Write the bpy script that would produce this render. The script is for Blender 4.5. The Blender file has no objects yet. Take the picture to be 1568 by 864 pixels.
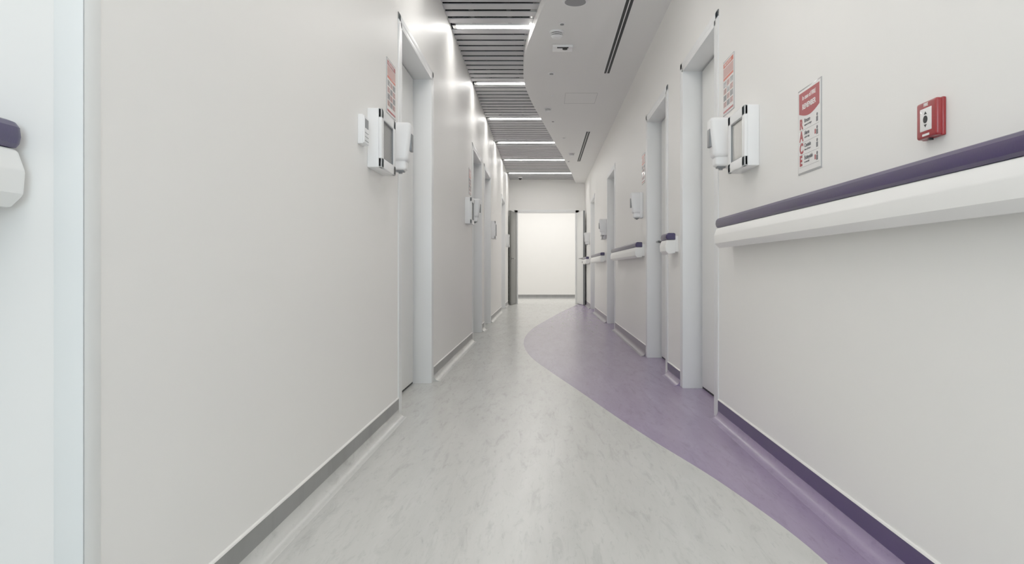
import bpy, bmesh, math
from mathutils import Matrix, Vector

S = bpy.context.scene
S.view_settings.view_transform = 'Standard'
S.view_settings.look = 'None'
S.view_settings.exposure = 0.95
S.view_settings.gamma = 1.4
AL, AR = 0.79, 0.935          # corridor half widths
YE = 16.2                     # end wall
YB = -3.0                     # back wall
ZC = 2.77                     # bulkhead underside
ZS = 2.85                     # slat underside

def srgb(c):
    return tuple(((v/255)/12.92 if v/255 <= .04045 else ((v/255+.055)/1.055)**2.4) for v in c) + (1,)

def mat(name, col, rough=.5, metal=0.0, var=.04, scale=(6,6,6), bump=0.0, bscale=200, emit=0, spec=.5, col2=None, coat=0):
    m = bpy.data.materials.new(name); m.use_nodes = True
    nt = m.node_tree; N = nt.nodes; L = nt.links
    b = N['Principled BSDF']
    tc = N.new('ShaderNodeTexCoord'); mp = N.new('ShaderNodeMapping')
    mp.inputs['Scale'].default_value = scale
    L.new(tc.outputs['Object'], mp.inputs['Vector'])
    nz = N.new('ShaderNodeTexNoise'); nz.inputs['Scale'].default_value = 1; nz.inputs['Detail'].default_value = 4
    L.new(mp.outputs[0], nz.inputs['Vector'])
    mx = N.new('ShaderNodeMix'); mx.data_type = 'RGBA'
    c = srgb(col)
    c2 = srgb(col2) if col2 else tuple(v*(1-var) for v in c[:3]) + (1,)
    mx.inputs[6].default_value = c; mx.inputs[7].default_value = c2
    L.new(nz.outputs['Fac'], mx.inputs[0])
    L.new(mx.outputs[2], b.inputs['Base Color'])
    b.inputs['Roughness'].default_value = rough
    b.inputs['Metallic'].default_value = metal
    b.inputs['Specular IOR Level'].default_value = spec
    b.inputs['Coat Weight'].default_value = coat
    if bump:
        n2 = N.new('ShaderNodeTexNoise'); n2.inputs['Scale'].default_value = bscale
        L.new(tc.outputs['Object'], n2.inputs['Vector'])
        bp = N.new('ShaderNodeBump'); bp.inputs['Strength'].default_value = bump; bp.inputs['Distance'].default_value = .002
        L.new(n2.outputs['Fac'], bp.inputs['Height']); L.new(bp.outputs[0], b.inputs['Normal'])
    if emit:
        L.new(mx.outputs[2], b.inputs['Emission Color'])
        b.inputs['Emission Strength'].default_value = emit
    return m

def floor_mat(name, base, dark, light, rough=.3, k1=.5, k3=.34):
    m = bpy.data.materials.new(name); m.use_nodes = True
    nt = m.node_tree; N = nt.nodes; L = nt.links; b = N['Principled BSDF']
    tc = N.new('ShaderNodeTexCoord')
    def noise(sc, detail, dist):
        mp = N.new('ShaderNodeMapping'); mp.inputs['Scale'].default_value = sc
        mp.inputs['Rotation'].default_value = (0, 0, .06)
        L.new(tc.outputs['Object'], mp.inputs['Vector'])
        n = N.new('ShaderNodeTexNoise'); n.inputs['Scale'].default_value = 1
        n.inputs['Detail'].default_value = detail; n.inputs['Distortion'].default_value = dist
        n.inputs['Roughness'].default_value = .65
        L.new(mp.outputs[0], n.inputs['Vector']); return n
    def ramp(n, a, c):
        r = N.new('ShaderNodeValToRGB'); r.color_ramp.elements[0].position = a; r.color_ramp.elements[1].position = c
        L.new(n.outputs['Fac'], r.inputs[0]); return r
    r1 = ramp(noise((24, 4, 1), 9, .7), .53, .80)
    r2 = ramp(noise((9, 1.5, 1), 7, .6), .3, .75)
    r3 = ramp(noise((70, 14, 1), 6, .5), .56, .76)
    def mix(fac, a, c, k=1):
        mx = N.new('ShaderNodeMix'); mx.data_type = 'RGBA'
        mu = N.new('ShaderNodeMath'); mu.operation = 'MULTIPLY'; mu.inputs[1].default_value = k
        L.new(fac.outputs[0], mu.inputs[0]); L.new(mu.outputs[0], mx.inputs[0])
        for i, v in ((6, a), (7, c)):
            if hasattr(v, 'node'): L.new(v, mx.inputs[i])
            else: mx.inputs[i].default_value = v
        return mx.outputs[2]
    c = mix(r2, srgb(base), srgb(light))
    c = mix(r1, c, srgb(dark), k1)
    c = mix(r3, c, srgb(dark), k3)
    L.new(c, b.inputs['Base Color'])
    b.inputs['Roughness'].default_value = rough
    return m

def grid_mat(name, c1, c2, sc):
    m = bpy.data.materials.new(name); m.use_nodes = True
    nt = m.node_tree; N = nt.nodes; L = nt.links; b = N['Principled BSDF']
    tc = N.new('ShaderNodeTexCoord'); ck = N.new('ShaderNodeTexChecker')
    ck.inputs['Scale'].default_value = sc; ck.inputs['Color1'].default_value = srgb(c1); ck.inputs['Color2'].default_value = srgb(c2)
    L.new(tc.outputs['Object'], ck.inputs['Vector']); L.new(ck.outputs['Color'], b.inputs['Base Color'])
    b.inputs['Roughness'].default_value = .3
    return m

M_WALL = mat('wall_paint', (242,240,236), .42, var=.02, scale=(1.5,1.5,1.5), bump=.06, bscale=90)
M_WALLC = mat('wall_paint_plain', (238,236,232), .5, var=.03)
M_CEIL = mat('ceiling_paint', (240,239,237), .6, var=.01)
M_FLOOR = floor_mat('vinyl_floor_grey', (186,186,181), (116,115,110), (201,201,197), .25)
M_PURP = floor_mat('vinyl_floor_lilac', (127,109,143), (80,65,97), (143,126,158), .27)
M_SKG = floor_mat('skirting_grey', (116,116,115), (84,84,82), (130,130,129), .4)
M_SKP = mat('skirting_purple', (58,44,86), .4, var=.12, scale=(8,8,8))
M_SKL = mat('skirting_lilac_grey', (122,113,126), .4, var=.1)
M_CAP = mat('skirting_cap_white', (236,234,230), .4)
M_FRAME = mat('door_frame_white', (238,239,239), .35, var=.02)
M_LEAF = mat('door_leaf_white', (240,240,237), .35, var=.02)
M_GAP = mat('shadow_gap_black', (14,14,14), .8)
M_STEEL = mat('brushed_steel', (110,110,110), .3, 1.0)
M_LEAFDK = mat('door_leaf_dark_grey', (80,80,76), .4)
M_SLAT = mat('slat_grey_metal', (176,176,179), .45, .0, var=.02)
M_VOID = mat('ceiling_void_dark', (14,14,15), .9)  # near-black colour stands in for the shade above the slats
M_LIGHT = mat('led_strip_diffuser', (255,252,247), .5, emit=18, var=0)
M_RP = mat('rail_purple', (36,15,70), .38, var=.08, bump=.08, bscale=300)
M_RW = mat('rail_white_vinyl', (242,241,238), .32, var=.02)
M_PL = mat('white_plastic', (242,242,242), .28, var=.02)
M_PLG = mat('grey_plastic', (115,117,119), .35)
M_BLK = mat('black_slot', (10,10,10), .7)
M_MESH = grid_mat('perforated_insert', (105,105,103), (150,149,145), 140)
M_CLR = mat('clear_window_insert', (200,198,190), .15, var=.25, scale=(20,20,20), coat=.5)
M_RED = mat('red_plastic', (144,8,18), .3, var=.08)
M_PRED = mat('print_red', (160,14,28), .35)
M_PORG = mat('print_orange', (208,76,30), .35)
M_PPNK = mat('print_pink', (200,150,142), .35)
M_PGRY = mat('print_grey', (80,80,85), .4)
M_PAPER = mat('paper_white', (238,236,233), .35, coat=.4)
M_ACR = mat('acrylic_edge', (172,172,172), .15)
M_CGUARD = mat('corner_guard_vinyl', (238,240,238), .42, var=.02)

class B:
    def __init__(s): s.bm = bmesh.new(); s.mats = []
    def mi(s, m):
        if m not in s.mats: s.mats.append(m)
        return s.mats.index(m)
    def merge(s, t, m, tf=None):
        if tf is not None: t.transform(tf)
        i = s.mi(m)
        bmesh.ops.recalc_face_normals(t, faces=t.faces)
        for f in t.faces: f.material_index = i
        me = bpy.data.meshes.new('tmp'); t.to_mesh(me); t.free()
        s.bm.from_mesh(me); bpy.data.meshes.remove(me)
    def box(s, a, b, m, bev=0, seg=3, tf=None, taper=None):
        t = bmesh.new(); bmesh.ops.create_cube(t, size=1)
        lo = [min(a[i], b[i]) for i in range(3)]; hi = [max(a[i], b[i]) for i in range(3)]
        for v in t.verts:
            v.co = Vector([lo[i] + (v.co[i]+.5)*(hi[i]-lo[i]) for i in range(3)])
        if taper: taper(t)
        if bev: bmesh.ops.bevel(t, geom=list(t.edges), offset=bev, segments=seg, profile=.5, affect='EDGES')
        s.merge(t, m, tf)
    def cyl(s, p0, p1, r, m, r2=None, n=28, bev=0):
        t = bmesh.new(); p0 = Vector(p0); p1 = Vector(p1); d = p1-p0
        bmesh.ops.create_cone(t, cap_ends=True, segments=n, radius1=r, radius2=r if r2 is None else r2, depth=d.length)
        if bev:
            es = [e for e in t.edges if abs(e.verts[0].co.z-e.verts[1].co.z) < 1e-6]
            bmesh.ops.bevel(t, geom=es, offset=bev, segments=3, profile=.5, affect='EDGES')
        tf = Matrix.Translation((p0+p1)/2) @ d.to_track_quat('Z', 'Y').to_matrix().to_4x4()
        s.merge(t, m, tf)
    def prism(s, pts, lo, hi, m, fn):
        t = bmesh.new()
        a = [t.verts.new(fn(p, lo)) for p in pts]; b = [t.verts.new(fn(p, hi)) for p in pts]
        n = len(pts); t.faces.new(a); t.faces.new(b[::-1])
        for i in range(n): t.faces.new((a[i], a[(i+1) % n], b[(i+1) % n], b[i]))
        s.merge(t, m)
    def text(s, st, size, x, y, z, m, bold=0.0, align='LEFT'):
        cu = bpy.data.curves.new('t', 'FONT'); cu.body = st; cu.size = size; cu.extrude = .0003; cu.offset = bold; cu.align_x = align
        ob = bpy.data.objects.new('t', cu); S.collection.objects.link(ob)
        dg = bpy.context.evaluated_depsgraph_get(); me = bpy.data.meshes.new_from_object(ob.evaluated_get(dg))
        t = bmesh.new(); t.from_mesh(me); s.merge(t, m, Matrix.Translation((x, y, z)))
        bpy.data.objects.remove(ob); bpy.data.curves.remove(cu); bpy.data.meshes.remove(me)
    def done(s, name, mw=None, ang=35):
        me = bpy.data.meshes.new(name); s.bm.to_mesh(me); s.bm.free()
        for m in s.mats: me.materials.append(m)
        me.polygons.foreach_set('use_smooth', [True]*len(me.polygons))
        me.set_sharp_from_angle(angle=math.radians(ang))
        ob = bpy.data.objects.new(name, me); S.collection.objects.link(ob)
        if mw is not None: ob.matrix_world = mw
        return ob

# mounting frames: local x = reading direction, y = up, z = out of the wall
def on_right(y_far, z): return Matrix(((0,0,-1,AR),(-1,0,0,y_far),(0,1,0,z),(0,0,0,1)))
def on_left(y_near, z): return Matrix(((0,0,1,-AL),(1,0,0,y_near),(0,1,0,z),(0,0,0,1)))
def wx(side, o): return (-AL+o) if side < 0 else (AR-o)

DR = [(3.83,4.76),(5.37,6.39),(9.3,10.4),(13.0,14.1)]
DL = [(3.87,4.96),(7.8,8.9),(9.35,10.4),(13.1,14.3)]
DH = 2.155
YC = 1.21        # left wall outer corner
XL2 = -0.968     # set-back left wall near the camera

# ---------------- walls
def wall(side, doors, y0, name):
    b = B(); ys = y0
    for (a, c) in doors:
        b.box((wx(side,0), ys, 0), (wx(side,-.2), a, 3.0), M_WALL)
        b.box((wx(side,0), a, DH), (wx(side,-.2), c, 3.0), M_WALL)
        ys = c
    b.box((wx(side,0), ys, 0), (wx(side,-.2), YE, 3.0), M_WALL)
    return b
wall(1, DR, YB, 'wall_right').done('wall_right')
b = wall(-1, DL, YC, 'wall_left')
b.box((XL2-.2, YB, 0), (XL2, YC, 3.0), M_WALL)
b.box((XL2-.2, YC, 0), (-AL-.19, YC+.2, 3.0), M_WALL)
b.done('wall_left')

b = B()   # end wall with double-door opening
OX0, OX1, OH = -.63, .75, 2.12
b.box((-AL-.2, YE, 0), (OX0, YE+.15, 3.0), M_WALL)
b.box((OX1, YE, 0), (AR+.2, YE+.15, 3.0), M_WALL)
b.box((OX0, YE, OH), (OX1, YE+.15, 3.0), M_WALL)
b.done('wall_end')
b = B()
b.box((-2.2, YE+.15, 0), (-AL-.2, YE+.3, 3.0), M_WALLC)
b.box((AR+.2, YE+.15, 0), (2.4, YE+.3, 3.0), M_WALLC)
b.box((-2.2, 19.3, 0), (2.4, 19.45, 3.0), M_WALLC)
b.box((-2.35, YE+.15, 0), (-2.2, 19.45, 3.0), M_WALLC)
b.box((2.4, YE+.15, 0), (2.55, 19.45, 3.0), M_WALLC)
b.done('wall_far_room')
b = B()   # back wall with window
b.box((XL2-.2, YB-.2, 0), (-.7, YB, 3.0), M_WALL); b.box((.7, YB-.2, 0), (AR+.2, YB, 3.0), M_WALL)
b.box((-.7, YB-.2, 0), (.7, YB, .7), M_WALL); b.box((-.7, YB-.2, 2.4), (.7, YB, 3.0), M_WALL)
b.done('wall_back')
b = B()
for x in (-.7, -.025, .65): b.box((x, YB-.14, .7), (x+.05, YB-.06, 2.4), M_FRAME)
for z in (.7, 2.35): b.box((-.7, YB-.14, z), (.7, YB-.06, z+.05), M_FRAME)
b.done('window_1')

# ---------------- curve for floor inlay and bulkhead
def interp(P, y):
    if y <= P[0][0]: return P[0][1]
    if y >= P[-1][0]: return P[-1][1]
    n = len(P)
    for i in range(n-1):
        if P[i][0] <= y <= P[i+1][0]:
            def sl(k):
                a = max(k-1, 0); c = min(k+1, n-1)
                return (P[c][1]-P[a][1])/(P[c][0]-P[a][0])
            h = P[i+1][0]-P[i][0]; t = (y-P[i][0])/h
            return ((2*t**3-3*t*t+1)*P[i][1] + (t**3-2*t*t+t)*h*sl(i) + (-2*t**3+3*t*t)*P[i+1][1] + (t**3-t*t)*h*sl(i+1))
FP = [(-3,.2),(-1.5,.3),(0,.60),(1,.75),(1.91,.77),(2.6,.67),(3.28,.51),(3.8,.395),(4.6,.235),(5.47,.055),(6.35,-.11),(7.3,-.205),(8.3,-.22),(9.5,-.15),(11.1,.05),(13.1,.32),(15.2,.64),(16.2,.8)]
CP = [(-3,.2),(-1.5,.3),(0,.62),(1,.77),(1.9,.77),(2.9,.57),(3.8,.36),(4.5,.19),(5.17,.02),(5.7,-.07),(6.4,-.165),(7.3,-.21),(8.12,-.165),(9.17,-.05),(10.8,.14),(12.5,.34),(14.8,.59),(16.2,.72)]

bm = bmesh.new(); n = 260
rows = []
for i in range(n+1):
    y = YB + (YE-YB)*i/n; xb = min(interp(FP, y), AR-.01)
    rows.append([bm.verts.new((x, y, 0)) for x in (XL2-.1 if y < YC+.2 else -AL-.15, xb, AR+.15)])
for i in range(n):
    for k in (0, 1):
        f = bm.faces.new((rows[i][k], rows[i][k+1], rows[i+1][k+1], rows[i+1][k])); f.material_index = k
q = [bm.verts.new(p) for p in ((-2.3,YE,0),(2.5,YE,0),(2.5,19.4,0),(-2.3,19.4,0))]
bm.faces.new(q).material_index = 0
me = bpy.data.meshes.new('floor'); bm.to_mesh(me); bm.free()
me.materials.append(M_FLOOR); me.materials.append(M_PURP)
S.collection.objects.link(bpy.data.objects.new('floor', me))

b = B()   # structural ceiling
b.box((-1.3, YB-.2, 3.0), (1.3, YE+.15, 3.1), M_VOID)
b.done('ceiling')
b = B(); b.box((-2.35, YE+.15, ZC+.05), (2.55, 19.45, ZC+.2), M_CEIL); b.done('ceiling_far_room')
pts = [(AR, YB), (AR, YE)] + [(interp(CP, YE-(YE-YB)*i/240), YE-(YE-YB)*i/240) for i in range(241)]
b = B(); b.prism(pts, ZC, 2.998, M_CEIL, lambda p, z: (p[0], p[1], z))
for (x0, x1, y0, y1) in ((.24,.60,7.9,7.905),(.24,.60,8.4,8.405),(.24,.2425,7.9,8.4),(.60,.6025,7.9,8.4)):
    b.box((x0, y0, ZC-.0008), (x1, y1, ZC+.002), M_PLG)
b.done('ceiling_bulkhead')

# slats and light strips
STR = [15.06-1.82*k for k in range(10)]
b = B()
def xl(y): return XL2 if y < YC else -AL
for k, ys in enumerate(STR):
    lo = STR[k+1]+.055 if k+1 < len(STR) else YB
    cnt = max(1, int(round((ys-.055-lo)/.155)))
    p = (ys-.055-lo)/cnt
    for j in range(cnt):
        y = lo + j*p
        if y < YB: continue
        b.box((xl(y), y+.026, ZS), (interp(CP, y)+.05, y+p-.026, ZS+.007), M_SLAT)
for j in range(7):
    y = STR[0]+.06+j*.155
    b.box((-AL, y+.026, ZS), (interp(CP, y)+.05, y+.129, ZS+.007), M_SLAT)
for x in (-.6, -.3):      # carrier rails above the slats
    b.box((x, YB, ZS+.007), (x+.03, YE, ZS+.05), M_VOID)
b.box((-AL-.01, YC, ZS+.02), (-AL+.004, YE, 3.0), M_VOID)      # near-black side sheet, plenum shade put in as colour
b.done('ceiling_slats')
for ys in STR:
    if ys < YB+.1: continue
    b = B()
    x0, x1 = xl(ys)+.05, interp(CP, ys)-.01
    b.box((x0, ys-.038, ZS-.001), (x1, ys+.038, ZS+.05), M_LIGHT)
    b.box((x0-.03, ys-.055, ZS-.006), (x1, ys-.038, ZS+.06), M_PL); b.box((x0-.03, ys+.038, ZS-.006), (x1, ys+.055, ZS+.06), M_PL)
    b.box((x0-.03, ys-.055, ZS-.006), (x0, ys+.055, ZS+.06), M_PL)
    b.box((x0-.03, ys-.055, ZS+.05), (x1, ys+.055, 3.0), M_VOID)
    b.done('linear_ceiling_light')

# ---------------- skirting
def cove(b, fn, y0, y1, mface, mcove):
    face = [(0,.1),(.006,.1),(.006,.042),(0,.042)]
    b.prism(face, y0, y1, mface, fn)
    cv = [(0,.042),(.006,.042)] + [(.046-.04*math.cos(t*math.pi/16), .042-.04*math.sin(t*math.pi/16)) for t in range(1, 9)] + [(.05,.0005),(0,.0005)]
    b.prism(cv, y0, y1, mcove, fn)
    b.prism([(0,.1),(.007,.1),(.005,.104),(0,.106)], y0, y1, M_CAP, fn)
CW = .06
def gaps(doors, y0, y1):
    ys = y0; o = []
    for a, c in doors: o.append((ys, a-CW)); ys = c+CW
    o.append((ys, y1)); return o
b = B()
for (a, c) in gaps(DR, YB, YE):
    far = a > 6
    cove(b, lambda p, y: (AR-p[0], y, p[1]), a, c, M_SKL if far else M_SKP, M_SKL if far else M_PURP)
b.done('baseboard_right')
b = B()
for (a, c) in gaps(DL, YC, YE): cove(b, lambda p, y: (-AL+p[0], y, p[1]), a, c, M_SKG, M_FLOOR)
cove(b, lambda p, y: (XL2+p[0], y, p[1]), YB, YC, M_SKG, M_FLOOR)
cove(b, lambda p, x: (x, YC-p[0], p[1]), XL2, -AL, M_SKG, M_FLOOR)
b.done('baseboard_left')
b = B()
cove(b, lambda p, x: (x, YE-p[0], p[1]), -AL, OX0-.06, M_SKG, M_SKG)
cove(b, lambda p, x: (x, YE-p[0], p[1]), OX1+.06, AR, M_SKG, M_SKG)
cove(b, lambda p, x: (x, 19.3-p[0], p[1]), -2.2, 2.4, M_SKG, M_SKG)
b.done('baseboard_end')

# corner guard
b = B()
b.box((-AL, YC-.002, .106), (-AL+.002, YC+.045, 2.84), M_CGUARD, bev=.0008, seg=2)
b.box((-AL-.05, YC-.002, .106), (-AL+.002, YC, 2.84), M_CGUARD, bev=.0008, seg=2)
b.done('corner_guard')

# ---------------- doors
def lever(b, x, y, z, sd, diry):
    b.cyl((x, y, z), (x+sd*.008, y, z), .026, M_STEEL)
    b.cyl((x, y, z), (x+sd*.055, y, z), .009, M_STEEL)
    b.cyl((x+sd*.052, y, z), (x+sd*.052, y+diry*.12, z), .009, M_STEEL, bev=.003)
    b.cyl((x, y, z-.08), (x+sd*.007, y, z-.08), .022, M_STEEL)
def door(side, y0, y1, idx, handle_far):
    b = B(); s = -side   # s: direction toward corridor
    W = lambda o: wx(side, o)
    t = .03; pr = .005
    b.box((W(pr), y0, 0), (W(-.17), y0+t, DH), M_FRAME, bev=.001, seg=2)
    b.box((W(pr), y1-t, 0), (W(-.17), y1, DH), M_FRAME, bev=.001, seg=2)
    b.box((W(pr), y0, DH-t), (W(-.17), y1, DH), M_FRAME, bev=.001, seg=2)
    b.box((W(0), y0-CW, 0), (W(pr), y0+.002, DH+CW*.6), M_FRAME, bev=.001, seg=2)
    b.box((W(0), y1-.002, 0), (W(pr), y1+CW, DH+CW*.6), M_FRAME, bev=.001, seg=2)
    b.box((W(0), y0-CW, DH-.002), (W(pr), y1+CW, DH+CW*.6), M_FRAME, bev=.001, seg=2)
    b.box((W(-.128), y0+t, .0), (W(-.17), y1-t, DH-t), M_GAP)  # black sheet behind the leaf, colours in the shade of the gaps
    b.box((W(-.12), y0+t+.006, .018), (W(-.165), y1-t-.028, DH-t-.008), M_LEAF, bev=.002)
    if handle_far:
        for z in (.25, 1.1, 1.9): b.cyl((W(-.116), y0+t+.008, z-.04), (W(-.116), y0+t+.008, z+.04), .006, M_STEEL)
        lever(b, W(-.12), y1-t-.09, 1.04, s, -1)
    else: lever(b, W(-.12), y0+t+.07, 1.04, s, 1)
    b.done('door_%d' % idx)
i = 1
for k, (a, c) in enumerate(DL): door(-1, a, c, i, False); i += 1
for k, (a, c) in enumerate(DR): door(1, a, c, i, k != 0); i += 1

# end double doorway: frame and two open leaves
b = B()
for x0, x1 in ((OX0-.05, OX0+.03), (OX1-.03, OX1+.05)): b.box((x0, YE-.012, 0), (x1, YE+.16, OH+.03), M_FRAME, bev=.002)
b.box((OX0-.05, YE-.012, OH-.03), (OX1+.05, YE+.16, OH+.04), M_FRAME, bev=.002)
b.done('trim_1')
def leaf(hx, tipx, face, edge, name, sd):
    b = B(); w = .68
    ang = math.asin((tipx-hx)/w)
    tf = Matrix.Translation((hx, YE-.02, 0)) @ Matrix.Rotation(ang, 4, 'Z')
    t = .042*sd
    b.box((0, -w, .01), (t, 0, OH-.035), face, bev=.002, tf=tf)
    b.box((-.001*sd, -w-.003, .01), (t+.001*sd, -w, OH-.035), edge, tf=tf)
    n0 = len(b.bm.verts)
    lever(b, 0, -w+.07, 1.03, -sd, 1)
    b.bm.verts.ensure_lookup_table()
    for v in b.bm.verts[n0:]: v.co = tf @ v.co
    b.done(name)
leaf(OX0+.005, OX0-.095, M_LEAFDK, M_LEAFDK, 'door_9', -1)  # this leaf is coloured dark grey all over
leaf(OX1-.005, OX1+.11, M_LEAF, M_PLG, 'door_10', 1)

# ---------------- handrails
def rail(side, y0, y1, wallx=None):
    b = B(); sx = -1 if side > 0 else 1
    X0 = wallx if wallx is not None else wx(side, 0)
    fn = lambda p, y: (X0+sx*p[0], y, p[1])
    white = [(.025,.908),(.064,.903),(.070,.904),(.088,.921),(.091,.926),(.094,.962),(.093,.968),(.082,.998),(.078,1.001),(.025,1.003)]
    purp = [(.022,1.003),(.078,1.003),(.084,1.010),(.087,1.022),(.085,1.038),(.078,1.047),(.068,1.051),(.030,1.051),(.022,1.046)]
    def extr(P, m):
        t = bmesh.new(); cz = sum(p[1] for p in P)/len(P)
        st = [(y0, .90), (y0+.003, .96), (y0+.008, .99), (y0+.014, 1.0)]
        st = st + [(y1-(y-y0), k) for (y, k) in st[::-1]]
        rings = [[t.verts.new(fn((.02+(p[0]-.02)*k, cz+(p[1]-cz)*k), y)) for p in P] for y, k in st]
        n = len(P)
        for r in range(len(rings)-1):
            for i in range(n): t.faces.new((rings[r][i], rings[r][(i+1) % n], rings[r+1][(i+1) % n], rings[r+1][i]))
        t.faces.new(rings[0]); t.faces.new(rings[-1][::-1])
        b.merge(t, m)
    extr(white, M_RW); extr(purp, M_RP)
    b.box((X0, y0+.004, .92), (X0+sx*.026, y1-.004, 1.03), M_RW, bev=.003)
    b.done('handrail', ang=22)
rail(1, YB+.3, 3.50)
rail(1, 4.90, 5.14)
rail(1, 6.55, 8.95)
rail(1, 10.62, 12.75)
rail(1, 14.3, 15.4)
rail(-1, YB+.3, 1.195, wallx=XL2)

# ---------------- glove dispenser
def glove(mw, w=.28, h=.265, d=.065, ins=M_MESH):
    b = B()
    b.box((0,0,0), (w,h,d-.014), M_PL, bev=.004)
    f = .045
    b.box((0,0,d-.016), (f,h,d), M_PL, bev=.004); b.box((w-f,0,d-.016), (w,h,d), M_PL, bev=.004)
    b.box((0,0,d-.016), (w,f,d), M_PL, bev=.004); b.box((0,h-f,d-.016), (w,h,d), M_PL, bev=.004)
    b.box((f-.004,f-.004,d-.015), (w-f+.004,h-f+.004,d-.010), ins)
    for (x0,y0,x1,y1) in ((f-.002,f-.002,f+.004,h-f+.002),(w-f-.004,f-.002,w-f+.002,h-f+.002),(f-.002,f-.002,w-f+.002,f+.004),(f-.002,h-f-.004,w-f+.002,h-f+.002)):
        b.box((x0,y0,d-.012), (x1,y1,d-.003), M_PLG)
    b.done('glove_box_dispenser', mw)
def sanitizer(mw, w=.11, h=.245, d=.118):
    b = B()
    def tp(t):
        for v in t.verts:
            if v.co.z > d*.5 and v.co.y < h*.5: v.co.z -= .018
    b.box((0,.0,0), (w,h,.03), M_PL, bev=.01)
    b.box((.004,.045,.01), (w-.004,h,d), M_PL, bev=.022, seg=5, taper=tp)
    b.box((.016,.004,.02), (w-.016,.06,d-.03), M_PL, bev=.012, seg=4)
    b.box((.03,.10,d-.018), (w-.03,.19,d-.001), M_PLG, bev=.004)
    b.cyl((w/2,.012,.055), (w/2,-.012,.055), .010, M_PLG, n=16)
    b.box((w/2-.022,-.004,.035), (w/2+.022,.006,.075), M_PLG, bev=.002)
    b.done('hand_sanitizer_dispenser', mw)
def notice(mw, w=.21, h=.28, kind=0):
    b = B()
    b.box((0,0,0), (w,h,.003), M_ACR, bev=.0008); b.box((.004,.004,.0032), (w-.004,h-.004,.0036), M_PAPER)
    z0, z1 = .0036, .0041
    b.box((.012,h-.035,z0), (w-.012,h-.012,z1), M_PORG if kind else M_PRED)
    b.text('PRECAUTIONS', .02, .03, h-.03, z1, M_PAPER)
    b.box((.012,h-.085,z0), (w-.012,h-.04,z1), M_PPNK)
    b.box((.012,h-.10,z0), (w-.012,h-.088,z1), M_PORG)
    for r in range(4):
        for c in range(3):
            x = .016+c*.062; y = h-.138-r*.034
            b.box((x,y,z0), (x+.054,y+.028,z1), M_PPNK if (r+c) % 2 else M_ACR)
            for k in range(3): b.box((x+.006,y+.005+k*.008,z1), (x+.046-.01*((k+c) % 2),y+.008+k*.008,z1+.0003), M_PGRY)
    b.box((.012,.012,z0), (w-.012,.022,z1), M_PRED)
    b.done('safety_notice', mw)

glove(on_left(3.15, 1.255), w=.30); sanitizer(on_left(3.56, 1.30)); notice(on_left(3.53, 1.585), kind=0)
glove(on_right(3.34, 1.25), ins=M_CLR); sanitizer(on_right(3.57, 1.305)); notice(on_right(3.67, 1.59), kind=1)
glove(on_left(7.05, 1.255), w=.30); sanitizer(on_left(7.46, 1.30)); notice(on_left(7.4, 1.585))
sanitizer(on_right(6.75, 1.28)); notice(on_right(6.72, 1.60), kind=1)
glove(on_left(10.55, 1.255)); glove(on_left(14.6, 1.255))
glove(on_right(10.9, 1.25)); sanitizer(on_right(10.6, 1.3)); sanitizer(on_right(14.5, 1.3))

# thermostat
b = B(); w, h = .085, .125
b.box((0,0,0), (w,h,.022), M_PL, bev=.003); b.box((.004,.004,.018), (w-.004,h-.004,.028), M_PL, bev=.003)
b.box((.014,.07,.0275), (w-.014,h-.016,.0287), M_PLG)
for k in range(3): b.box((.012,.014+k*.017,.0275), (w-.012,.017+k*.017,.0286), M_PLG)
b.done('wall_thermostat', on_left(2.99, 1.333))

# RACE poster
b = B(); w, h = .205, .295
b.box((-.006,-.006,0), (w+.006,h+.006,.0025), M_ACR, bev=.0008)
b.box((0,0,.0025), (w,h,.0035), M_PAPER)
z0, z1 = .0035, .0041
b.box((.008,h-.082,z0), (w-.008,h-.008,z1), M_PRED)
bpts = [(.008,h-.081)] + [(.008+(w-.016)*k/16, h-.081-.018*math.sin(math.pi*k/16)) for k in range(1,16)] + [(w-.008,h-.081)]
b.prism(bpts, z0, z1, M_PRED, lambda p, z: (p[0], p[1], z))
b.text('In case of FIRE', .021, w/2, h-.036, z1, M_PAPER, .0004, 'CENTER')
b.text('REMEMBER', .026, w/2, h-.07, z1, M_PAPER, .0006, 'CENTER')
for k, (L1, t1, t2) in enumerate((('R','Rescue','anyone in danger'),('A','Alarm','call for help'),('C','Contain','close all doors'),('E','Extinguish','or evacuate'))):
    y = h-.138-k*.044
    b.text(L1, .050, .014, y, z1, M_PRED, .002)
    b.text(t1, .019, .060, y+.018, z1, M_PGRY, .0006)
    b.text(t2, .010, .060, y+.006, z1, M_PGRY)
    b.cyl((w-.028,y+.024,z0), (w-.028,y+.024,z1), .006, M_PGRY, n=16)
    b.box((w-.036,y+.0,z0), (w-.021,y+.017,z1), M_PGRY)
    if k % 2: b.box((w-.05,y+.004,z0), (w-.04,y+.02,z1), M_PRED)
    b.box((.010,y-.007,z0), (w-.010,y-.0062,z1), M_ACR)
b.done('fire_race_poster', on_right(2.582, 1.148))

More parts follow.
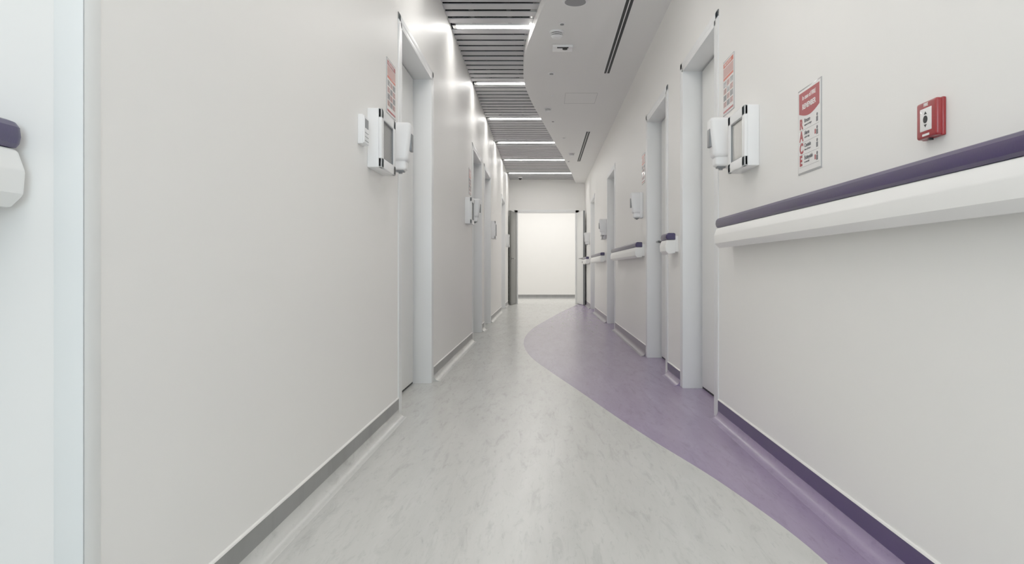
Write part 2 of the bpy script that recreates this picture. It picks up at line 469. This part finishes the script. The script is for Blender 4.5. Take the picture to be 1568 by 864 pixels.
# fire alarm call point
b = B(); w = .09
b.box((0,0,0), (w,w,.010), M_RED, bev=.003); b.box((.001,.001,.006), (w-.001,w-.001,.024), M_RED, bev=.006, seg=4)
zz = .0235
b.box((.020,.018,zz-.001), (w-.020,w-.018,zz+.0013), M_PAPER, bev=.0007)
b.cyl((w/2,w/2,zz), (w/2,w/2,zz+.0025), .009, M_BLK, n=20)
b.prism([(w/2-.006,w/2+.012),(w/2+.006,w/2+.012),(w/2,w/2+.019)], zz, zz+.002, M_BLK, lambda p, z: (p[0], p[1], z))
b.prism([(w/2-.006,w/2-.012),(w/2+.006,w/2-.012),(w/2,w/2-.019)], zz, zz+.002, M_BLK, lambda p, z: (p[0], p[1], z))
b.box((.03,.006,zz), (w-.03,.011,zz+.001), M_PAPER)
b.text('FIRE', .010, w/2, w-.013, zz+.0006, M_PAPER, .0003, 'CENTER')
b.cyl((w/2,.0,.012), (w/2,-.004,.012), .006, M_BLK, n=14)
b.done('fire_alarm_call_point', on_right(1.728, 1.112))

# ---------------- ceiling devices
def dev(x, y): return Matrix.Translation((x, y, ZC))
b = B(); b.cyl((0,0,0), (0,0,-.006), .092, M_PL, n=40, bev=.002); b.cyl((0,0,-.006), (0,0,-.009), .078, M_PLG, n=40); b.done('ceiling_speaker', dev(.23, 5.19))
def smoke(x, y, s=1):
    b = B(); b.cyl((0,0,0), (0,0,-.015*s), .055*s, M_PL, bev=.003); b.cyl((0,0,-.015*s), (0,0,-.022*s), .042*s, M_BLK)
    b.cyl((0,0,-.022*s), (0,0,-.028*s), .048*s, M_PL); b.cyl((0,0,-.028*s), (0,0,-.034*s), .038*s, M_BLK); b.cyl((0,0,-.034*s), (0,0,-.052*s), .046*s, M_PL, r2=.03*s, bev=.003)
    b.done('smoke_detector', dev(x, y))
smoke(.105, 5.85, 1.1); smoke(.05, 8.65, .8); smoke(.47, 12.0, 1)
b = B(); b.box((-.09,-.07,-.026), (.09,.07,0), M_PL, bev=.008); b.cyl((.02,-.03,-.026), (.02,-.03,-.034), .022, M_BLK); b.box((-.05,-.068,-.029),(.05,-.045,-.024), M_BLK)
b.done('emergency_light', dev(.165, 6.25))
for (x, y, r) in ((.145,5.66,.028),(.075,7.1,.036),(.12,9.4,.03),(.30,10.6,.022),(.09,8.0,.02),(.45,12.9,.03)):
    b = B(); b.cyl((0,0,0), (0,0,-.005), r, M_PL, n=28, bev=.0015); b.cyl((0,0,-.005), (0,0,-.012), r*.55, M_PLG if r > .025 else M_PL, n=24, bev=.001); b.done('sprinkler_head', dev(x, y))
def diffuser(x, y0, y1):
    b = B()
    for k in (-.034, .034-.006, -.003): b.box((x+k, y0, ZC-.004), (x+k+.006, y1, ZC+.02), M_PL)
    b.box((x-.03, y0, ZC-.001), (x+.03, y1, ZC+.0), M_BLK)
    b.box((x-.034, y0-.004, ZC-.004), (x+.034, y0, ZC), M_PL); b.box((x-.034, y1, ZC-.004), (x+.034, y1+.004, ZC), M_PL)
    b.done('slot_air_diffuser')
diffuser(.63, 3.9, 7.1); diffuser(.635, 10.1, 12.9)
b = B(); b.cyl((0,0,0), (0,0,-.03), .05, M_PL, bev=.003); b.cyl((0,0,-.03), (0,0,-.065), .042, M_BLK, r2=.018, bev=.004)
b.done('security_camera', Matrix.Translation((-.53, 15.72, ZS)))

# ---------------- lights
def area(name, loc, rot, sx, sy, e, col):
    l = bpy.data.lights.new(name, 'AREA'); l.shape = 'RECTANGLE'; l.size = sx; l.size_y = sy; l.energy = e; l.color = col
    o = bpy.data.objects.new(name, l); o.location = loc; o.rotation_euler = rot; S.collection.objects.link(o)
area('window_daylight', (0, YB+.02, 1.55), (math.radians(90),0,0), 1.4, 1.7, 17, (.66,.88,1))
area('far_room_light', (.1, 17.9, 2.79), (0,0,0), 2.6, 1.2, 27, (1,.98,.95))
w = bpy.data.worlds.new('World'); S.world = w; w.use_nodes = True
w.node_tree.nodes['Background'].inputs[0].default_value = (.75,.85,1,1); w.node_tree.nodes['Background'].inputs[1].default_value = 1

cam = bpy.data.cameras.new('camera'); co = bpy.data.objects.new('camera', cam); S.collection.objects.link(co)
co.location = (0,0,.8); co.rotation_euler = (math.radians(90),0,0)
cam.sensor_width = 36; cam.lens = 36*1080/1568; cam.shift_x = -49/1568; cam.shift_y = -20/1568; cam.clip_start = .02
S.camera = co
